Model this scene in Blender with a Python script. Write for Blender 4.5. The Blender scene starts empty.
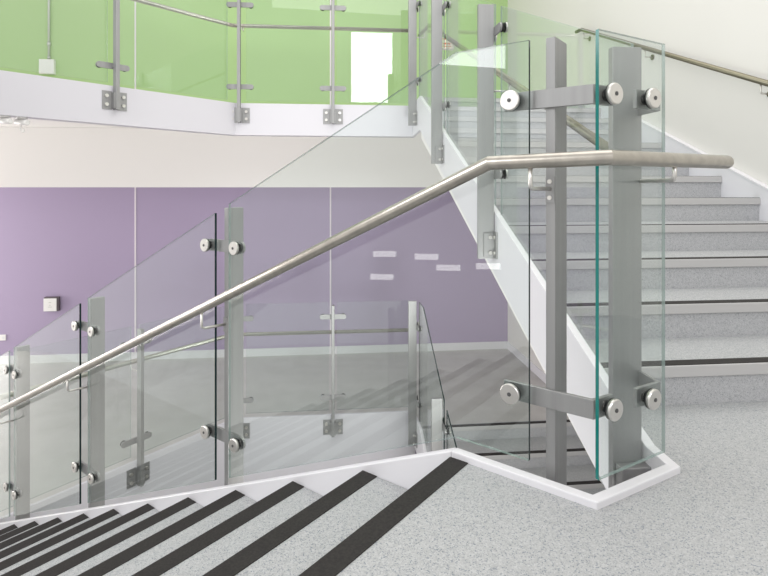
import bpy, bmesh, math, random
from mathutils import Vector
random.seed(7)
S = bpy.context.scene
COL = S.collection

# ------------------------------------------------------------------ camera
cd = bpy.data.cameras.new('camera'); cam = bpy.data.objects.new('camera', cd); COL.objects.link(cam)
cam.location = (0, 0, .904); cam.rotation_euler = (math.pi/2, 0, 0)
cd.sensor_width = 36; cd.lens = 540.8/768*36
cd.shift_y = -(288-187.4)/768
cd.clip_start = .05
S.camera = cam
# ------------------------------------------------------------------ world, lights, exposure
W = bpy.data.worlds.new('World'); S.world = W; W.use_nodes = True
bg = W.node_tree.nodes['Background']
bg.inputs[0].default_value = (1, .98, .96, 1); bg.inputs[1].default_value = .95
S.view_settings.view_transform = 'Standard'; S.view_settings.look = 'None'
S.view_settings.exposure = 0.0; S.view_settings.gamma = 1; S.view_settings.use_curve_mapping = False
def area(name, loc, target, sx, sy, power, color=(1, .98, .95)):
    l = bpy.data.lights.new(name, 'AREA'); l.shape = 'RECTANGLE'; l.size = sx; l.size_y = sy
    l.energy = power; l.color = color
    o = bpy.data.objects.new(name, l); COL.objects.link(o); o.location = loc
    o.rotation_euler = (Vector(target)-Vector(loc)).to_track_quat('-Z', 'Y').to_euler()
    return o
area('overhead_fill', (.8, 3.2, 5.2), (.8, 3.2, 0), 4.5, 5.0, 120)  # area light added overhead for general brightness; no roof opening is modelled
area('assumed_side_window_light', (-5.3, .88, 3.56), (0, .88, 3.56), 4.45, 1.78, 150, (.97, .99, 1))  # added area light for the bright band mirrored in glass; window assumed, not modelled
area('assumed_rear_window_light', (1.96, -4.85, 5.1), (1.26, 2.1, 5.1), 1.45, 2.5, 110, (.95, .98, 1))  # area light added behind the camera for a bright reflection; its window is assumed
area('hall_fill', (-9.6, 7.3, -.2), (0, 6.9, .6), 1.9, 3.0, 190, (1, .97, .93))  # fill light added out of view at the left, brightening the lower hall
area('stairwell_fill', (.92, 1.25, -1.2), (-1.6, 8.4, 1.0), 1.0, .7, 48, (1, .98, .96))  # fill light added under the landing, lifting the fascia, hall and back wall

for lx, ly, lz in ((-4.81, .66, .04), (-4.54, .18, .02), (-4.40, -.06, -.11), (-4.13, -.48, -.07), (-4.83, .69, -.26)):
    area('reflection_strip', (lx, ly, lz), (lx+1, ly+.4, lz), .30, .075, .26)   # small lamps added out of view, for white blocks mirrored in the glass
bpy.data.lights['stairwell_fill'].spread = math.radians(95)
# ------------------------------------------------------------------ frames of the plan
class Frame:
    def __init__(s, o, a, b): s.o, s.a, s.b = o, a, b
    def __call__(s, p, q, z): return Vector((s.o[0]+s.a[0]*p+s.b[0]*q, s.o[1]+s.a[1]*p+s.b[1]*q, z))
TD = math.radians(-52.88)
D = Frame((.2257, 1.8106), (math.sin(TD), math.cos(TD)), (math.cos(TD), -math.sin(TD)))   # flight down: along, out into the well
K0 = (.5973, 1.5144)
K = Frame(K0, (.866, .5), (-.5, .866))                                                     # landing edge
TU = .0998
U = Frame((0, 0), (math.cos(TU), math.sin(TU)), (-math.sin(TU), math.cos(TU)))            # flight up: across (v), along (u)
LB = math.radians(40)
B0 = (-1.873, 6.798)
L = Frame(B0, (-math.sin(LB), -math.cos(LB)), (math.cos(LB), -math.sin(LB)))              # balcony leg: along, out into the well
LC = math.radians(36)
LL = Frame(B0, (-math.sin(LC), -math.cos(LC)), (math.cos(LC), -math.sin(LC)))
R = .165; GD = .3794; GU = .3887; U0 = 2.10; STOREY = 24*R
ZU, ZL = 1.96, -1.99
def pd(s): return 0 if s < 0 else -.4349*s
def pu(u): return min(.165+(u-U0)*R/GU, 1.96)

# ------------------------------------------------------------------ materials
def mat(name, color, rough=.5, metal=0, spec=.5):
    m = bpy.data.materials.new(name); m.use_nodes = True
    b = m.node_tree.nodes['Principled BSDF']
    b.inputs['Base Color'].default_value = (*color, 1); b.inputs['Roughness'].default_value = rough
    b.inputs['Metallic'].default_value = metal; b.inputs['Specular IOR Level'].default_value = spec
    return m
def nodes(m): return m.node_tree.nodes, m.node_tree.links, m.node_tree.nodes['Principled BSDF']
def noisy(m, c1, c2, scale, stretch=(1, 1, 1), detail=3):
    n, l, b = nodes(m)
    tc = n.new('ShaderNodeTexCoord'); mp = n.new('ShaderNodeMapping'); mp.inputs['Scale'].default_value = stretch
    t = n.new('ShaderNodeTexNoise'); t.inputs['Scale'].default_value = scale; t.inputs['Detail'].default_value = detail
    r = n.new('ShaderNodeValToRGB'); r.color_ramp.elements[0].position = .35; r.color_ramp.elements[1].position = .65
    r.color_ramp.elements[0].color = (*c1, 1); r.color_ramp.elements[1].color = (*c2, 1)
    l.new(tc.outputs['Object'], mp.inputs[0]); l.new(mp.outputs[0], t.inputs['Vector']); l.new(t.outputs['Fac'], r.inputs[0])
    l.new(r.outputs[0], b.inputs['Base Color'])
    return m
def speckled(name, base, dark, light, rough=.6):
    m = mat(name, base, rough, spec=.35); n, l, b = nodes(m)
    tc = n.new('ShaderNodeTexCoord')
    v = n.new('ShaderNodeTexVoronoi'); v.inputs['Scale'].default_value = 330
    sep = n.new('ShaderNodeSeparateColor')
    r = n.new('ShaderNodeValToRGB'); e = r.color_ramp.elements; r.color_ramp.interpolation = 'CONSTANT'
    e[0].position = 0; e[0].color = (*dark, 1); e[1].position = .07; e[1].color = (*[.5*(a+c) for a, c in zip(base, dark)], 1)
    x = e.new(.2); x.color = (*base, 1); x = e.new(.72); x.color = (*light, 1)
    t = n.new('ShaderNodeTexNoise'); t.inputs['Scale'].default_value = 60; t.inputs['Detail'].default_value = 4
    mx = n.new('ShaderNodeMix'); mx.data_type = 'RGBA'; mx.blend_type = 'MULTIPLY'; mx.inputs['Factor'].default_value = .25
    l.new(tc.outputs['Object'], v.inputs['Vector']); l.new(v.outputs['Color'], sep.inputs[0]); l.new(sep.outputs[0], r.inputs[0])
    l.new(tc.outputs['Object'], t.inputs['Vector'])
    l.new(r.outputs[0], mx.inputs[6]); l.new(t.outputs['Fac'], mx.inputs[7]); l.new(mx.outputs[2], b.inputs['Base Color'])
    return m
def glass_mat():
    m = bpy.data.materials.new('clear_glass'); m.use_nodes = True; n, l = m.node_tree.nodes, m.node_tree.links
    n.remove(n['Principled BSDF'])
    tr = n.new('ShaderNodeBsdfTransparent'); tr.inputs[0].default_value = (.945, .972, .962, 1)
    gl = n.new('ShaderNodeBsdfGlossy'); gl.inputs['Roughness'].default_value = 0; gl.inputs[0].default_value = (1, 1, 1, 1)
    lw = n.new('ShaderNodeLayerWeight'); lw.inputs[0].default_value = .5
    p = n.new('ShaderNodeMath'); p.operation = 'POWER'; p.inputs[1].default_value = 5
    a = n.new('ShaderNodeMath'); a.operation = 'MULTIPLY_ADD'; a.inputs[1].default_value = .9; a.inputs[2].default_value = .042
    mx = n.new('ShaderNodeMixShader')
    l.new(lw.outputs['Facing'], p.inputs[0]); l.new(p.outputs[0], a.inputs[0]); l.new(a.outputs[0], mx.inputs[0])
    l.new(tr.outputs[0], mx.inputs[1]); l.new(gl.outputs[0], mx.inputs[2]); l.new(mx.outputs[0], n['Material Output'].inputs[0])
    return m
M = {}
M['floor'] = speckled('speckled_vinyl', (.475, .48, .485), (.25, .275, .31), (.55, .555, .56))
M['riser'] = speckled('speckled_riser', (.54, .542, .56), (.33, .34, .37), (.60, .603, .62))
M['hall'] = noisy(mat('grey_vinyl', (.5, .49, .48), .45), (.50, .49, .47), (.56, .55, .53), 3)
M['black'] = noisy(mat('black_grit', (.03, .025, .023), .75), (.009, .0075, .007), (.022, .018, .0165), 140)
M['band'] = mat('pale_nosing', (.52, .51, .51), .5)
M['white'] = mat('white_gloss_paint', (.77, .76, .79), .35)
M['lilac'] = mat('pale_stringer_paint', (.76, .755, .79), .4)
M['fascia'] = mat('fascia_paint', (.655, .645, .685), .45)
M['cream'] = mat('cream_paint', (.74, .725, .695), .7)
M['whitewall'] = mat('white_wall_paint', (.88, .86, .84), .8)
M['purple'] = mat('purple_paint', (.40, .328, .475), .6)
M['green'] = mat('green_paint', (.42, .60, .27), .6)
M['trim'] = mat('pale_joint_strip', (.78, .72, .76), .5)
M['steel'] = noisy(mat('brushed_steel', (.5, .5, .5), .5, .75), (.33, .33, .33), (.36, .36, .36), 40, (1, 1, .03))
M['rail'] = noisy(mat('satin_rail_steel', (.6, .57, .52), .3, 1), (.43, .40, .36), (.50, .47, .42), 30, (1, 1, 1))
M['wallrail'] = mat('olive_rail_steel', (.22, .205, .15), .35, 1)
M['disc'] = mat('turned_steel', (.72, .70, .67), .3, 1)
M['rubber'] = mat('black_rubber', (.012, .012, .013), .6)
M['socket'] = mat('dark_socket', (.08, .08, .08), .5)
M['plastic'] = mat('white_plastic', (.85, .84, .82), .4)
M['greyplastic'] = mat('dark_side', (.12, .10, .11), .5)
M['conduit'] = mat('galvanised_conduit', (.62, .64, .60), .4, .6)
M['paper'] = mat('notice_paper', (.85, .80, .68), .7)
M['red'] = mat('notice_print', (.62, .16, .08), .7)
M['glass'] = glass_mat()
M['edgelight'] = mat('pale_glass_edge', (.30, .38, .36), .15)
_n, _l, _b = nodes(M['edgelight'])
_t = _n.new('ShaderNodeBsdfTransparent'); _t.inputs[0].default_value = (.9, .95, .93, 1); _x = _n.new('ShaderNodeMixShader'); _x.inputs[0].default_value = .62
_l.new(_t.outputs[0], _x.inputs[1]); _l.new(_b.outputs[0], _x.inputs[2]); _l.new(_x.outputs[0], _n['Material Output'].inputs[0])
M['edge'] = mat('dark_glass_edge', (.012, .03, .03), .15)
M['teal'] = mat('teal_glass_edge', (.0, .16, .14), .15)

# ------------------------------------------------------------------ mesh building
ORI = {}
class MB:
    def __init__(s): s.v, s.f, s.sm = [], [], []
    def poly(s, pts, mi=0):
        i = len(s.v); s.v += [Vector(p) for p in pts]; s.f.append((tuple(range(i, i+len(pts))), mi, False))
    def prism(s, lo, hi, mi=0, side=None):
        """lo, hi: matching rings; caps use mi, side faces side (int or list)"""
        n = len(lo); i = len(s.v); s.v += [Vector(p) for p in lo]+[Vector(p) for p in hi]
        s.f.append((tuple(range(i, i+n)), mi, False)); s.f.append((tuple(range(i+2*n-1, i+n-1, -1)), mi, False))
        for k in range(n):
            j = (k+1) % n
            sd = mi if side is None else (side[k] if isinstance(side, list) else side)
            s.f.append(((i+k, i+j, i+n+j, i+n+k), sd, False))
    def box(s, F, p0, p1, q0, q1, z0, z1, mi=0):
        s.prism([F(p0, q0, z0), F(p1, q0, z0), F(p1, q1, z0), F(p0, q1, z0)],
                [F(p0, q0, z1), F(p1, q0, z1), F(p1, q1, z1), F(p0, q1, z1)], mi)
    def tube(s, pts, r, seg=14, mi=0, cap=True, dome=False, sharp=False):
        pts = [Vector(p) for p in pts]
        if dome:
            d = (pts[-1]-pts[-2]).normalized(); e = pts[-1]
        rings = []
        d0 = (pts[1]-pts[0]).normalized(); up = Vector((0, 0, 1)) if abs(d0.z) < .9 else Vector((1, 0, 0))
        x = d0.cross(up).normalized()
        rad = [r]*len(pts)
        if dome:
            for k in range(1, 5):
                a = k*math.pi/2/4.2; pts.append(e+d*r*.8*math.sin(a)); rad.append(r*math.cos(a))
        for k, p in enumerate(pts):
            di = (p-pts[k-1]).normalized() if k else d0
            do = (pts[k+1]-p).normalized() if k < len(pts)-1 else di
            t = (di+do).normalized(); x = (x-di*x.dot(di)).normalized(); y = di.cross(x).normalized()
            ring = []
            for a in range(seg):
                w = x*math.cos(2*math.pi*a/seg)+y*math.sin(2*math.pi*a/seg)
                # project along di onto the mitre plane through p with normal t
                w = w*rad[k]; w = w-di*(w.dot(t)/di.dot(t)); ring.append(p+w)
            rings.append(ring)
            x = (x-do*x.dot(do)).normalized()
        base = len(s.v)
        for rg in rings: s.v += rg
        for k in range(len(rings)-1):
            off = 0
            if sharp and k in sharp:
                off = len(s.v)-(base+k*seg); s.v += [v.copy() for v in rings[k]]
            for a in range(seg):
                b = (a+1) % seg
                s.f.append(((base+k*seg+a+off, base+k*seg+b+off, base+(k+1)*seg+b, base+(k+1)*seg+a), mi, True))
        if cap:
            s.f.append((tuple(base+a for a in range(seg)), mi, False))
            s.f.append((tuple(base+(len(rings)-1)*seg+a for a in range(seg)), mi, False))
    def cyl(s, p0, p1, r, seg=24, mi=0, bev=0):
        p0, p1 = Vector(p0), Vector(p1); d = (p1-p0).normalized()
        pr = [(p0, r), (p1, r)] if not bev else [(p0, r), (p1-d*bev, r), (p1, r-bev)]
        x = d.cross(Vector((0, 0, 1)) if abs(d.z) < .9 else Vector((1, 0, 0))).normalized(); y = d.cross(x)
        base = len(s.v)
        for c, rr in pr:
            for a in range(seg):
                s.v.append(c+x*rr*math.cos(2*math.pi*a/seg)+y*rr*math.sin(2*math.pi*a/seg))
        for k in range(len(pr)-1):
            for a in range(seg):
                b = (a+1) % seg
                s.f.append(((base+k*seg+a, base+k*seg+b, base+(k+1)*seg+b, base+(k+1)*seg+a), mi, k == 0))
        s.f.append((tuple(base+a for a in range(seg)), mi, False))
        s.f.append((tuple(base+(len(pr)-1)*seg+a for a in range(seg)), mi, False))
    def build(s, name, mats, parent=None, bevel=0):
        o3 = ORI.get(parent.name, Vector()) if parent else Vector()
        me = bpy.data.meshes.new(name); bm = bmesh.new()
        vs = [bm.verts.new(v-o3) for v in s.v]
        for idx, mi, sm in s.f:
            try: f = bm.faces.new([vs[i] for i in idx])
            except ValueError: continue
            f.material_index = mi; f.smooth = sm
        bmesh.ops.recalc_face_normals(bm, faces=bm.faces)
        if bevel:
            ed = [e for e in bm.edges if len(e.link_faces) == 2 and e.calc_face_angle(0) > .5]
            bmesh.ops.bevel(bm, geom=ed, offset=bevel, segments=2, affect='EDGES', profile=.5)
        bm.to_mesh(me); bm.free()
        for m in (mats if isinstance(mats, (list, tuple)) else [mats]): me.materials.append(M[m])
        o = bpy.data.objects.new(name, me); COL.objects.link(o)
        if parent: o.parent = parent; ORI[o.name] = o3
        return o
def tag(o, label, cat, group=None):
    o['label'] = label; o['category'] = cat
    if group: o['group'] = group
    return o
def thing(name, label, cat, loc, group=None):
    o = bpy.data.objects.new(name, None); COL.objects.link(o); o.location = loc; o.empty_display_size = .1
    ORI[o.name] = Vector(loc); return tag(o, label, cat, group)
def struct(mb, name, mats, bevel=0):
    o = mb.build(name, mats, None, bevel); o['kind'] = 'structure'; return o
def box(F, *a):
    m = MB(); m.box(F, *a); return m

def meet(a, da, b, db):
    den = da.x*db.y-da.y*db.x; w = b-a; return a+da*((w.x*db.y-w.y*db.x)/den)

# ------------------------------------------------------------------ the setting
E_S = .392
def lift(F, pts, z): return [F(p, q, z) for p, q in pts]
# landing floor
E = K(E_S, 0, 0); K_ = K(0, 0, 0)
land = [D(0, 0, 0), K_, E, U(1.1025, U0+.02, 0), U(3.13, U0+.02, 0), U(3.18, U0+.02, 0), U(3.18, -2.2, 0), D(-3.2, -2.4, 0), D(0, -2.4, 0)]
m = MB(); m.prism([p-Vector((0, 0, .30)) for p in land], land); struct(m, 'floor', 'floor')
# lower hall floor, upper hall floor, bottom floor
def hall(z, th, name, material, topstep):
    pts = [U(3.18, 9.45, z), U(-9, 9.45, z), D(9.5, -2.4, z), D(4.17, -2.4, z), D(4.17, 0, z), LL(2.72, .0, z),
           L(0, 0, z), U(1.1, 6.95, z), U(1.1, U0+11*GU+.09, z), U(3.18, U0+11*GU+.09, z)]
    m = MB(); m.prism([p-Vector((0, 0, th)) for p in pts], pts); return struct(m, name, material)
hall(ZL, .35, 'floor', 'hall', True)
ptsu = [U(3.18, 9.45, 0), U(-9, 9.45, 0), L(6, -3, 0), L(6, 0, 0), L(0, 0, 0), U(1.1, 6.95, 0), U(1.1, U0+11*GU+.09, 0), U(3.18, U0+11*GU+.09, 0)]
m = MB(); m.prism([p+Vector((0, 0, ZU-.14)) for p in ptsu], [p+Vector((0, 0, ZU)) for p in ptsu], 0); struct(m, 'floor', 'whitewall')
m = MB(); m.box(U, -9, 3.18, -3, 9.45, -4.2, -STOREY); struct(m, 'floor', 'hall')
# walls
m = MB(); zs = [-STOREY, .905, ZU, 5.4]
for i in range(3): m.box(U, -9, 3.4, 9.45, 9.65, zs[i], zs[i+1], i)
struct(m, 'wall_back', ['purple', 'whitewall', 'green'])
m = MB(); m.box(U, 3.18, 3.4, -3, 9.45, -STOREY, 5.4); struct(m, 'wall_right', 'cream')
m = MB(); m.box(U, -9, 3.178, 8.70, 9.45, .905, ZU-.142); struct(m, 'ceiling', 'whitewall')
m = MB(); m.box(U, -9, 3.17, 9.432, 9.45, ZL, ZL+.13); struct(m, 'baseboard_back', 'white')
m = MB(); m.box(U, 3.165, 3.18, U0+11*GU+.1, 9.43, ZL, ZL+.13); struct(m, 'baseboard_right', 'white')
for i, v in enumerate((-3.249, .011)):
    m = MB(); m.box(U, v-.012, v+.012, 9.443, 9.45, ZL+.13, .905); m.box(U, v-.012, v+.012, 9.443, 9.45, ZU, 5.4)
    struct(m, f'trim_{i+1}', 'trim')
# balcony and hall slab edges (white fascias)
def fascia(name, z0, z1, L):
    T = .03
    G = -.12 if z0 > 0 else 0
    c_in = U(1.1, 6.95-G, 0); c_out = U(1.1, 6.95-T, 0)
    # outer corner of the two legs
    la, lb = L(0, T, 0), L(1, T, 0); d1 = lb-la; ua, ub = U(0, 6.95-T, 0), U(1, 6.95-T, 0); d2 = ub-ua
    t = ((ua-la).x*d2.y-(ua-la).y*d2.x)/(d1.x*d2.y-d1.y*d2.x); corner = la+d1*t
    n1 = 6 if z0 > 0 else 2.75
    c0 = meet(L(0, G, 0), L(1, 0, 0)-L(0, 0, 0), U(0, 6.95-G, 0), U(1, 0, 0)-U(0, 0, 0))
    ring = [L(n1, G, 0), c0, c_in, c_out, corner, L(n1, T, 0)]
    m = MB(); m.prism([p+Vector((0, 0, z0)) for p in ring], [p+Vector((0, 0, z1)) for p in ring])
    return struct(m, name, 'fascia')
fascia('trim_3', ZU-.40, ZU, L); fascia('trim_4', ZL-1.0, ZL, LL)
# landing kerb
def kerb_ring(t, z):
    # inner path then outer path offset into the well
    inner = [D(0, 0, z), K(0, 0, z), K(E_S, 0, z)]
    dv = (K(0, 0, 0)-D(0, 0, 0)).normalized(); nn = Vector((-dv.y, dv.x, 0))
    if nn.dot(Vector((.6, .8, 0))) < 0: nn = -nn
    a = D(0, 0, z)+nn*t; km = Vector((-.5, .866, 0)); kk = Vector((.866, .5, 0))
    b = K(0, 0, z)+km*t
    den = dv.x*kk.y-dv.y*kk.x; w = b-a; s_ = (w.x*kk.y-w.y*kk.x)/den; c = a+dv*s_
    uo = U(1.1025-t, 1.6, z); w2 = U(0, 1, 0)-U(0, 0, 0)
    den = kk.x*w2.y-kk.y*w2.x; w = uo-b; s2 = (w.x*w2.y-w.y*w2.x)/den; e = b+kk*s2
    return inner+[e, c, a]
m = MB(); m.prism(kerb_ring(.034, -.30), kerb_ring(.034, .022)); struct(m, 'trim_5', 'white', .004)

# ------------------------------------------------------------------ staircases
def steps_up(root, k0, zoff):
    for k in range(k0, 12):
        u = U0+GU*k; z = R*(k+1)+zoff; dep = GU if k < 11 else .09
        m = MB(); m.box(U, 1.1025, 3.13, u+.014, u+dep+(.014 if k < 11 else 0), z-R, z); st = m.build('step', 'riser', root)
        m = MB(); m.box(U, 1.1035, 3.129, u+.02, u+dep, z, z+.0015); m.build('tread_covering', 'floor', st)
        m = MB(); m.box(U, 1.103, 3.1295, u, u+.05, z-.046, z+.002); m.build('nosing_band', 'band', st, .003)
        m = MB(); m.box(U, 1.104, 3.128, u+.006, u+.066, z+.002, z+.0045); m.build('nosing_strip', 'black', st)
def line_u(u0, u1, dz, zoff=0): return [(u0, pu(u0)+dz+zoff), (u1, pu(u1)+dz+zoff)]
t = thing('staircase', 'speckled grey staircase rising from the landing beside the cream wall', 'staircase', U(2.1, U0, 0))
steps_up(t, 0, 0)
UT = U0+11*GU
def stringer(root, name, v0, v1, top, bot, material, zoff=0, bevel=.003):
    ring = top+bot[::-1]
    m = MB(); m.prism([U(v0, u, z+zoff) for u, z in ring], [U(v1, u, z+zoff) for u, z in ring])
    return m.build(name, material, root, bevel)
sl = R/GU
lt = [(1.606, .022), (1.74, .026), (1.83, .06), (1.93, .102), (2.1, .165+.014), (UT, .165+(UT-U0)*sl+.014), (6.95, ZU+.02)]
lb = [(1.606, -.30), (1.70, -.39), (1.85, pu(1.85)-.40), (2.1, .165-.39), (UT, .165+(UT-U0)*sl-.39), (6.95, ZU-.40)]
stringer(t, 'stringer', 1.0665, 1.1025, lt, lb, 'white')
rt = [(1.85, .10), (1.95, .12), (2.1, .165+.085), (UT, .165+(UT-U0)*sl+.09), (7.0, ZU+.13)]
rb = [(1.85, .0), (1.95, .0), (2.1, -.2), (UT, .165+(UT-U0)*sl-.38), (7.0, ZU-.0)]
so = stringer(t, 'wall_stringer', 3.13, 3.178, rt, rb, 'lilac')
m = MB(); ring = [(u, z) for u, z in rt]+[(u, z+.012) for u, z in rt[::-1]]
m.prism([U(3.126, u, z) for u, z in ring], [U(3.178, u, z) for u, z in ring]); m.build('capping', 'white', so)
m = MB(); ring = [(2.13, 0), (UT+.1, .165+(UT-U0)*sl-.165+.02), (UT+.1, 1.5), (2.13, -.28)]
m.prism([U(1.1025, u, z) for u, z in ring], [U(3.13, u, z) for u, z in ring]); m.build('soffit', 'whitewall', t)

t2 = thing('staircase', 'staircase seen below through the well, brownish grey treads with dark strips', 'staircase', U(2.1, 4.4, -3.2))
steps_up(t2, 6, -STOREY)
lt2 = [(4.0, pu(4.0)+.014), (UT, pu(UT)+.014), (6.93, pu(UT)+.0)]; lb2 = [(4.0, pu(4.0)-.39), (UT, pu(UT)-.39), (6.93, pu(UT)-.39)]
stringer(t2, 'stringer', 1.0665, 1.1025, lt2, lb2, 'white', -STOREY)
stringer(t2, 'wall_stringer', 3.13, 3.178, [(4.0, pu(4.0)+.09), (UT, pu(UT)+.09)], lb2[:2], 'lilac', -STOREY)

t3 = thing('staircase', 'staircase going down from the landing with broad black nosing strips', 'staircase', D(0, -1.1, 0))
for k in range(1, 12):
    z = -R*k
    m = MB(); m.box(D, GD*(k-1)-.01, GD*k, -2.35, -.002, z-R-.02, z); st = m.build('step', 'floor', t3)
    m = MB(); m.box(D, GD*k-.066, GD*k+.002, -2.34, -.003, z-.004, z+.003); m.build('nosing_strip', 'black', st)
m = MB(); m.box(D, -.064, .003, -2.34, -.003, -.02, .003); m.build('nosing_strip', 'black', t3)
def stringer_d(o0, o1, s1):
    ring = [(0, .022), (s1, .022+pd(s1)), (s1, pd(s1)-.42), (0, -.38)]
    m = MB(); m.prism([D(s, o0, z) for s, z in ring], [D(s, o1, z) for s, z in ring]); return m
stringer_d(0, .034, 4.2).build('stringer', 'white', t3, .004)

# ------------------------------------------------------------------ glass panels
def panel(label, rings, edges, cat='glass panel', group='frameless glass panels of the balustrade'):
    m = MB(); m.prism(rings[0], rings[1], 0, edges)
    o = m.build('glass_panel', ['glass', 'edge', 'teal', 'edgelight'])
    return tag(o, label, cat, group)
def panel_d(s0, s1, label):
    mid = [0] if s0 < 0 < s1 else []
    path = [s0]+mid+[s1]
    ring = [(s, pd(s)+.055) for s in path]+[(s, pd(s)+1.362) for s in path[::-1]]
    n = len(ring); ed = [3]*n; ed[-1] = 3 if s0 > 4 else 1
    panel(label, ([D(s, .029, z) for s, z in ring], [D(s, .041, z) for s, z in ring]), ed)
panel_d(-.258, 1.234, 'large clear glass panel bent from level to slope behind the landing handrail')
panel_d(1.343, 2.675, 'sloped clear glass panel between the second and third posts down the stair')
panel_d(2.79, 3.905, 'sloped clear glass panel between the third and lowest posts down the stair')
panel_d(4.005, 4.9, 'narrow slice of clear glass beyond the lowest stair post')
ring = [(.0435, .058), (.359, .062), (.359, 1.360), (.0435, 1.362)]
panel('narrow upright glass panel with teal edge at the landing corner',
      ([K(s, .029, z) for s, z in ring], [K(s, .041, z) for s, z in ring]), [3, 3, 3, 2])
def panel_u(u0, u1, zoff, label, tops=None):
    edge_top = 1 if zoff else 3
    path = [u0]+([6.328] if u0 < 6.328 < u1 else [])+[u1]
    ring = [(u, pu(u)+.03+zoff) for u in path]+(tops or [(u, pu(u)+1.362+zoff) for u in path[::-1]])
    panel(label, ([U(1.084, u, z) for u, z in ring], [U(1.096, u, z) for u, z in ring]), [0]*(len(path)-1)+[edge_top]*(len(path)+1))
panel_u(1.86, 3.36, 0, 'sloped glass panel beside the lowest treads of the rising stair')
panel_u(3.49, 4.98, 0, 'sloped glass panel halfway up the rising stair')
panel_u(5.10, 6.55, 0, 'sloped glass panel at the head of the rising stair')
panel_u(5.10, 6.55, -STOREY, 'sloped glass panel with dark top edge guarding the stair seen below', [(6.55, -.50), (6.25, -.50), (5.10, pu(5.10)-STOREY+1.39)])
panel_u(3.9, 4.98, -STOREY, 'lowest sloped glass panel of the stair seen below, mostly behind the kerb', [(4.98, pu(4.98)-STOREY+1.39), (3.9, pu(3.9)-STOREY+1.39)])
def panel_b(v0, v1, z, label):
    ring = [(v0, z+.04), (v1, z+.04), (v1, z+1.42), (v0, z+1.42)]
    panel(label, ([U(v, 6.966, q) for v, q in ring], [U(v, 6.978, q) for v, q in ring]), [3]*4)
def panel_l(a0, a1, z, label):
    F = L if z > 0 else LL
    ring = [(a0, z+.04), (a1, z+.04), (a1, z+1.42), (a0, z+1.42)]
    panel(label, ([F(a, -.016, q) for a, q in ring], [F(a, -.028, q) for a, q in ring]), [3]*4)
panel_b(-1.10+.05, .04-.05, ZU, 'glass panel of the upper balcony between its two slim front posts')
panel_b(.04+.05, 1.05, ZU, 'glass panel of the upper balcony showing the bright reflection')
panel_l(.10, 1.4925-.05, ZU, 'glass panel on the angled wing of the upper balcony')
panel_l(1.4925+.05, 3.2, ZU, 'glass panel of the upper balcony below the white socket box')
panel_b(-1.10+.05, .04-.05, ZL, 'glass panel of the lower hall rail, left of its slim post')
panel_b(.04+.05, 1.05, ZL, 'glass panel of the lower hall rail, right of its slim post')
panel_l(.10, 1.292-.05, ZL, 'glass panel on the angled wing of the lower hall rail')
panel_l(1.292+.05, 2.6, ZL, 'outermost glass panel of the lower hall rail')

# ------------------------------------------------------------------ posts with clamps
def disc(F, p, q0, q1, z, parent, r=.032, axis='b'):
    """clamp disc whose visible face is at q1; axis b of the frame (or a)"""
    P = (lambda q: F(p, q, z)) if axis == 'b' else (lambda q: F(q, p, z))
    s = 1 if q1 > q0 else -1
    q1 = q1-s*.007
    m = MB(); m.cyl(P(q0+s*.004), P(q1), r, 28, 0, .0025); d = m.build('clamp_disc', 'disc', parent)
    m = MB(); m.cyl(P(q0), P(q0+s*.004), r*1.0, 28); m.build('gasket', 'rubber', d)
    m = MB(); m.cyl(P(q1-s*.001), P(q1+s*.0015), r*.20, 12); m.build('bolt_head', 'socket', d)
    return d
def pill(F, p0, p1, q0, q1, zc, h, axis='b'):
    """flat bar with rounded ends"""
    ring = []
    r = h/2
    for k in range(9): a = math.pi/2+math.pi*k/8; ring.append((p0+r+r*math.cos(a), zc+r*math.sin(a)))
    for k in range(9): a = -math.pi/2+math.pi*k/8; ring.append((p1-r+r*math.cos(a), zc+r*math.sin(a)))
    m = MB(); f = (lambda p, q, z: F(p, q, z)) if axis == 'b' else (lambda p, q, z: F(q, p, z))
    m.prism([f(p, q0, z) for p, z in ring], [f(p, q1, z) for p, z in ring]); return m
GP = {'stair': 'steel balustrade posts along the stairs and landing', 'hall': 'slim steel posts of the balcony rails'}
def bolts(F, pts, q0, q1, r, parent, axis='b'):
    for p, z in pts:
        m = MB()
        if axis == 'b': m.cyl(F(p, q0, z), F(p, q1, z), r, 10)
        else: m.cyl(F(q0, p, z), F(q1, p, z), r, 10)
        m.build('bolt', 'disc', parent)
def post_d(s, label, arms=True, back=.155, dq=.114):
    zb = pd(s)
    t = thing('balustrade_post', label, 'post', D(s, .1, zb-.3), GP['stair'])
    m = MB(); m.box(D, s-.015, s+.015, .062, back, zb-.30, zb+1.368); m.build('shaft', 'steel', t, .002)
    m = MB(); m.box(D, s-.055, s+.055, .034, .044, zb-.27, zb-.09)
    m.box(D, s-.028, s-.0155, .044, .11, zb-.25, zb-.11); m.box(D, s+.0155, s+.028, .044, .11, zb-.25, zb-.11)
    m.box(D, s-.0155, s+.0155, .044, .0625, zb-.25, zb-.11)
    b = m.build('base_bracket', 'steel', t)
    if arms:
        for h in (1.182, .256):
            m = pill(D, s-dq-.034, s+dq+.034, .050, .0625, zb+h, .058); m.build('clamp_arm', 'steel', t)
            for q in (-dq, dq):
                disc(D, s+q, .029, .006, zb+h, t)
                m = MB(); m.cyl(D(s+q, .041, zb+h), D(s+q, .051, zb+h), .018, 20); m.build('gasket', 'rubber', t)
    return t
post_d(1.297, 'tall flat steel post standing halfway along the descending balustrade')
post_d(2.725, 'flat steel post second from the bottom of the descending stair')
post_d(3.955, 'lowest flat steel post of the descending stair, beside the rail end', True, .155, .09)
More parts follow.
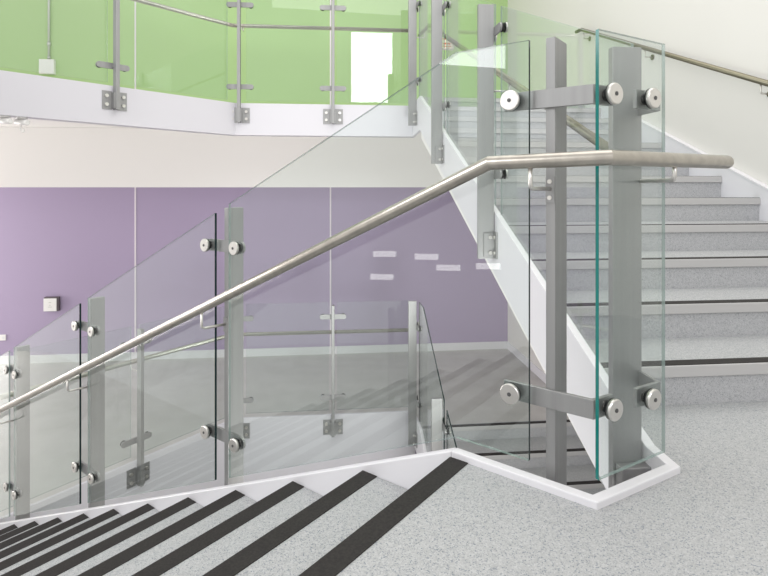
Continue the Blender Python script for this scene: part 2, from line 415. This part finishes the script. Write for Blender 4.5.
# landing corner post with the folded clamp arms
sA = -.315
tA = post_d(sA, 'flat steel post at the landing corner with folded clamp arms', False, .168)
dD = D(1, 0, 0)-D(0, 0, 0); dK = K(1, 0, 0)-K(0, 0, 0); dU = U(0, 1, 0)-U(0, 0, 0)
for h in (1.178, .253):
    Z = Vector((0, 0, h)); hh = .029
    o_, i_ = [], []
    ci = meet(D(0, .050, 0), dD, K(0, .050, 0), dK); co = meet(D(0, .0625, 0), dD, K(0, .0625, 0), dK)
    ring = [D(-.165, .050, 0), ci, K(.135, .050, 0), K(.135, .0625, 0), co, D(-.165, .0625, 0)]
    m = MB(); m.prism([p+Vector((0, 0, h-hh)) for p in ring], [p+Vector((0, 0, h+hh)) for p in ring]); m.build('clamp_arm', 'steel', tA, .002)
    disc(D, -.200, .029, .006, h, tA)
    m = MB(); m.cyl(D(-.2, .041, h), D(-.2, .051, h), .018, 20); m.build('gasket', 'rubber', tA)
    disc(K, .101, .029, .006, h, tA)
    m = MB(); m.cyl(K(.101, .041, h), K(.101, .051, h), .018, 20); m.build('gasket', 'rubber', tA)
# broad post at the foot of the rising stair
def post_u(u, zoff, label, arms=True, v0=.956, v1=1.06, top=1.36):
    zb = pu(u)+zoff
    t = thing('balustrade_post', label, 'post', U(1.0, u, zb-.29), GP['stair'])
    m = MB(); m.box(U, v0, v1, u-.015, u+.015, zb-.29, zb+top); m.build('shaft', 'steel', t, .002)
    m = MB(); m.box(U, 1.056, 1.0665, u-.075, u+.075, zb-.285, zb-.115)
    m.box(U, .99, 1.056, u-.028, u-.0155, zb-.275, zb-.125); m.box(U, .99, 1.056, u+.0155, u+.028, zb-.275, zb-.125)
    m.build('base_bracket', 'steel', t)
    bolts(U, [(u+a, zb+b) for a in (-.05, .05) for b in (-.15, -.25)], 1.056, 1.045, .012, t, 'a')
    bolts(U, [(v, zb+b) for v in (1.03,) for b in (-.15, -.25)], u-.028, u-.04, .012, t, 'b')
    if arms:
        for h in (1.182, .256):
            m = pill(U, u-.148, u+.148, 1.0595, 1.072, zb+h, .058, 'a'); m.build('clamp_arm', 'steel', t)
            for q in (-.114, .114):
                disc(U, u+q, 1.096, 1.119, zb+h, t, axis='a')
                m = MB(); m.cyl(U(1.071, u+q, zb+h), U(1.084, u+q, zb+h), .03, 20); m.build('gasket', 'rubber', t)
    return t
tB = post_u(1.765, 0, 'broad flat steel post behind the teal edged glass at the landing', False)
for h in (1.18, .248):
    hh = .030
    ci = meet(K(0, .050, 0), dK, U(1.06, 0, 0), dU); co = meet(K(0, .0625, 0), dK, U(1.048, 0, 0), dU)
    ring = [K(.245, .050, 0), ci, U(1.06, 1.765, 0), U(1.048, 1.765, 0), co, K(.245, .0625, 0)]
    m = MB(); m.prism([p+Vector((0, 0, h-hh)) for p in ring], [p+Vector((0, 0, h+hh)) for p in ring]); m.build('clamp_arm', 'steel', tB, .002)
    disc(K, .285, .029, .006, h, tB)
    m = MB(); m.cyl(K(.285, .041, h), K(.285, .051, h), .018, 20); m.build('gasket', 'rubber', tB)
m = MB(); m.box(U, .965, 1.075, 1.705, 1.749, -.28, -.03); m.box(U, 1.0, 1.075, 1.66, 1.705, -.28, -.20); m.build('base_shoe', 'steel', tB, .003)
bolts(U, [(1.035, -.075), (1.035, -.17), (.985, -.12)], 1.705, 1.668, .02, tB)
post_u(3.435, 0, 'flat steel post on the rising stair, nearest after the landing posts')
post_u(5.05, 0, 'flat steel post high on the rising stair with a bolted bracket')
post_u(6.62, 0, 'steel post at the head of the rising stair meeting the balcony', True, .965, 1.0665)
post_u(6.62, -STOREY, 'steel corner post of the lower hall rail where the stair below starts', True, .965, 1.0665, 1.50)
post_u(5.05, -STOREY, 'steel post of the stair below, just above the white kerb', True, .956, 1.06, 1.45)
# balcony posts
def post_b(F, p, sgn, zf, label):
    """sgn: direction into the well along frame axis b; q0 is the fascia face"""
    q0 = 6.92 if F is U else .03
    Q = lambda q: q0+sgn*q
    t = thing('balcony_post', label, 'post', F(p, Q(.05), zf-.25), GP['hall'])
    m = MB(); a, b = sorted((Q(.012), Q(.085))); m.box(F, p-.019, p+.019, a, b, zf-.25, zf+1.40); m.build('shaft', 'steel', t, .002)
    m = MB(); a, b = sorted((Q(0), Q(.011)))
    m.box(F, p-.125, p-.03, a, b, zf-.25, zf-.06); m.box(F, p+.03, p+.125, a, b, zf-.25, zf-.06)
    a, b = sorted((Q(0), Q(.075)))
    m.box(F, p-.034, p-.0195, a, b, zf-.235, zf-.075); m.box(F, p+.0195, p+.034, a, b, zf-.235, zf-.075)
    m.build('base_bracket', 'steel', t)
    bolts(F, [(p+c, zf+h) for c in (-.085, .085) for h in (-.11, -.2)], Q(.011), Q(.03), .018, t)
    for h in (1.24, .21):
        a, b = sorted((Q(-.024), Q(.013)))
        m = pill(F, p-.17, p+.17, *sorted((Q(-.034), Q(-.02))), zf+h, .062)
        m.box(F, p-.019, p+.019, *sorted((Q(-.021), Q(.013))), zf+h-.02, zf+h+.02)
        m.build('clamp_arm', 'steel', t)
        for c in (-.13, .13):
            disc(F, p+c, Q(-.058), Q(-.078), zf+h, t)
            m = MB(); m.cyl(F(p+c, Q(-.034), zf+h), F(p+c, Q(-.046), zf+h), .03, 20); m.build('gasket', 'rubber', t)
    return t
post_b(U, -1.125, -1, ZU, 'slim steel post at the bend of the upper balcony rail')
post_b(U, .04, -1, ZU, 'slim steel post midway along the upper balcony front')
post_b(L, 1.4925, 1, ZU, 'steel post on the angled wing of the upper balcony')
post_b(U, -1.125, -1, ZL, 'slim steel post of the lower hall rail, mostly hidden behind the stair post')
post_b(U, .04, -1, ZL, 'slim steel post midway along the lower hall rail')
post_b(LL, 1.292, 1, ZL, 'steel post on the angled wing of the lower hall rail')

# ------------------------------------------------------------------ handrails
def bracket(parent, a, b, c, F=None):
    """rod from the post face a, out to b, up to the rail c"""
    a, b, c = Vector(a), Vector(b), Vector(c)
    r1 = (a-b).normalized()*.02; r2 = (c-b).normalized()*.02
    pts = [a, b+r1]
    for k in range(1, 5):
        t = k/5; pts.append((b+r1)*(1-t)**2+b*2*t*(1-t)+(b+r2)*t*t)
    pts += [b+r2, c]
    m = MB(); m.tube(pts, .0065, 10); return m.build('rail_bracket', 'disc', parent)
RR = .0215
def rd(s): return .98 if s < -.17 else .905-.4349*s
# landing and descending rail (one continuous tube)
cor = meet(D(0, -.062, 0), dD, K(0, -.062, 0), dK)
hr = thing('handrail', 'thick satin steel handrail sloping down the stair and level across the landing', 'handrail', D(-.3, -.06, .98))
p_end = K(.540, -.062, .985)
pts = [D(4.9, -.062, rd(4.9)), D(-.17, -.062, rd(-.17)), cor+Vector((0, 0, .984)), p_end]
m = MB(); m.tube(pts, RR, 24, dome=True, sharp=(1, 2)); m.build('tube', 'rail', hr)
for s in (1.297, 2.725, 3.955):
    z = pd(s)+.80
    b = bracket(hr, D(s, .060, z), D(s+.02, -.062, z), D(s+.02, -.062, rd(s+.02)-.015))
    m = MB(); m.box(D, s-.012, s+.012, .054, .0625, z-.035, z+.035); m.build('bracket_plate', 'steel', b)
z = .90
b = bracket(hr, D(sA, .060, z), D(sA+.015, -.062, z), D(sA+.015, -.062, .965))
m = MB(); m.box(D, sA-.013, sA+.013, .055, .0625, z-.042, z+.035); m.build('bracket_plate', 'steel', b)
for dz in (-.028, .022):
    m = MB(); m.cyl(D(sA, .055, z+dz), D(sA, .051, z+dz), .007, 10); m.build('screw', 'disc', b)
# landing bracket from the broad post
tip = K(.262, -.062, 0)
b = bracket(hr, U(1.06, 1.765, .925), Vector((tip.x, tip.y, .925)), Vector((tip.x, tip.y, .968)))
# rail on the rising stair, glass side
h2 = thing('handrail', 'slim steel handrail on the inner glass side of the rising stair', 'handrail', U(1.17, 2.0, .9))
path = [(2.02, pu(2.02)+.87), (6.32, pu(6.32)+.87), (7.02, 2.90)]
m = MB(); m.tube([U(1.17, u, z) for u, z in path], RR, 16); m.build('tube', 'wallrail', h2)
for u in (3.435, 5.05, 6.62):
    z = min(pu(u)+.87, 2.84); bracket(h2, U(1.058, u, z-.07), U(1.17, u, z-.07), U(1.17, u, z-.012))
bracket(h2, U(1.058, 1.765, .86), U(1.17, 2.06, .86), U(1.17, 2.06, .965))
# rail on the cream wall
h3 = thing('handrail', 'olive toned steel handrail fixed to the cream wall above the rising stair', 'handrail', U(3.1, 3, 1.5))
path = [(2.0, pu(2.0)+.86), (6.42, .165+(6.42-U0)*sl+.86), (6.56, .165+(6.42-U0)*sl+.87)]
m = MB(); m.tube([U(3.10, u, z) for u, z in path], RR, 16); m.build('tube', 'wallrail', h3)
for u in (2.25, 3.62, 5.06, 6.36):
    z = pu(u)+.855
    b = bracket(h3, U(3.18, u, z-.085), U(3.10, u, z-.085), U(3.10, u, z-.015))
    m = MB(); m.cyl(U(3.18, u, z-.085), U(3.172, u, z-.085), .028, 16); m.build('bracket_plate', 'wallrail', b)
# balcony rails
def balc_rail(z, n1, label, L):
    h = thing('handrail', label, 'handrail', U(0, 7.06, z))
    la = L(0, -.11, 0); c = meet(la, L(1, 0, 0)-L(0, 0, 0), U(0, 7.06, 0), U(1, 0, 0)-U(0, 0, 0))
    m = MB(); m.tube([U(1.05, 7.06, z), c+Vector((0, 0, z)), L(n1, -.11, z)], .024, 14); m.build('tube', 'rail', h)
    return h
def br_b(h, v, z, F=U):
    bracket(h, F(v, 6.905, z-.07), F(v, 7.06, z-.07), F(v, 7.06, z-.012))
ZR = ZU+1.01
h = balc_rail(ZR, 3.4, 'thin steel handrail along the upper balcony in front of the green wall', L); [br_b(h, v, ZR) for v in (-1.10, .04)]
bracket(h, L(1.4925, .045, ZR-.07), L(1.4925, -.11, ZR-.07), L(1.4925, -.11, ZR-.012))
ZR = ZL+1.015
h = balc_rail(ZR, 2.5, 'thin steel handrail along the lower hall rail in front of the purple wall', LL); [br_b(h, v, ZR) for v in (-1.10, .04)]
bracket(h, LL(1.292, .045, ZR-.07), LL(1.292, -.11, ZR-.07), LL(1.292, -.11, ZR-.012))

# ------------------------------------------------------------------ small wall fittings
vb = -4.93   # purple wall control box
def wall_v(px): r = (px-384)/540.8; Y = 9.45/(math.cos(TU)-math.sin(TU)*r); return r*Y*math.cos(TU)+Y*math.sin(TU)
v = -4.555
t = thing('wall_control', 'square white control box on the purple wall', 'control box', U(-4.59, 9.45, -1.13))
m = MB(); m.box(U, v-.115, v+.115, 9.39, 9.45, -1.13, -.90); m.build('housing', 'greyplastic', t, .004)
m = MB(); m.box(U, v-.118, v+.085, 9.378, 9.39, -1.13, -.92); p = m.build('cover', 'plastic', t, .004)
for dz, w in ((-.985, .02), (-1.03, .012), (-1.06, .03)):
    m = MB(); m.box(U, v-.016-w, v-.016+w, 9.3765, 9.378, dz-.006, dz+.006); m.build('marking', 'conduit', p)
v = -5.36
t = thing('wall_socket', 'small white socket plate low on the purple wall', 'socket', U(v, 9.45, -1.60))
m = MB(); m.box(U, v-.075, v+.075, 9.436, 9.45, -1.605, -1.51); p = m.build('plate', 'plastic', t, .004)
for dv in (-.035, .035):
    m = MB(); m.box(U, v+dv-.012, v+dv+.012, 9.434, 9.437, -1.575, -1.54); m.build('rocker', 'white', p)
v = -4.63
t = thing('switch_box', 'white switch box with a conduit running up the green wall', 'switch box', U(v, 9.45, 2.77))
m = MB(); m.box(U, v-.118, v+.118, 9.38, 9.45, 2.77, 3.01); m.build('housing', 'plastic', t, .008)
m = MB(); m.cyl(U(v+.02, 9.425, 3.02), U(v+.02, 9.425, 5.3), .018, 12); c = m.build('conduit', 'conduit', t)
m = MB(); m.cyl(U(v+.02, 9.425, 3.24), U(v+.02, 9.425, 3.30), .028, 12); m.box(U, v+.01, v+.03, 9.42, 9.45, 3.25, 3.29); m.build('coupling', 'conduit', c)
m = MB(); m.cyl(U(v+.02, 9.425, 3.03), U(v+.02, 9.425, 3.06), .026, 12); m.build('gland', 'conduit', t)
v = 2.06
t = thing('wall_notice', 'small notice with red print on the green wall behind the stair posts', 'notice', U(v, 9.44, 3.3))
m = MB(); m.box(U, v-.11, v+.11, 9.438, 9.45, 3.34, 3.56); p = m.build('sheet', 'paper', t)
for z0, z1, w in ((3.525, 3.55, .10), (3.44, 3.47, .07), (3.40, 3.415, .08), (3.36, 3.375, .06)):
    m = MB(); m.box(U, v-w, v+w, 9.4365, 9.438, z0, z1); m.build('print_line', 'red', p)
# spotlights under the balcony
for i, (a, lab) in enumerate(((2.30, 'white spotlight under the balcony edge, the one with a hanging loop'), (2.436, 'white spotlight under the balcony edge nearest the picture border'))):
    c = L(a, -.055, ZU-.402)
    t = thing('spotlight', lab, 'spotlight', c, 'white spotlights under the balcony')
    m = MB(); m.cyl(c-Vector((0, 0, -.012)), c-Vector((0, 0, .012)), .045, 16); m.build('base', 'plastic', t)
    a0 = c-Vector((0, 0, .042)); m = MB(); m.cyl(a0+Vector((-.065, .02, .006)), a0+Vector((.065, -.02, -.006)), .028, 18, 0, .005); m.build('lamp_head', 'plastic', t)
    m = MB(); m.cyl(c-Vector((0, 0, .012)), c-Vector((0, 0, .03)), .012, 10); m.build('stem', 'plastic', t)
    if i == 0:
        m = MB(); m.tube([c+Vector((-.01, 0, -.065)), c+Vector((-.02, 0, -.10)), c+Vector((.0, 0, -.135)), c+Vector((.02, 0, -.13)), c+Vector((.012, 0, -.10))], .006, 8); m.build('loop', 'plastic', t)
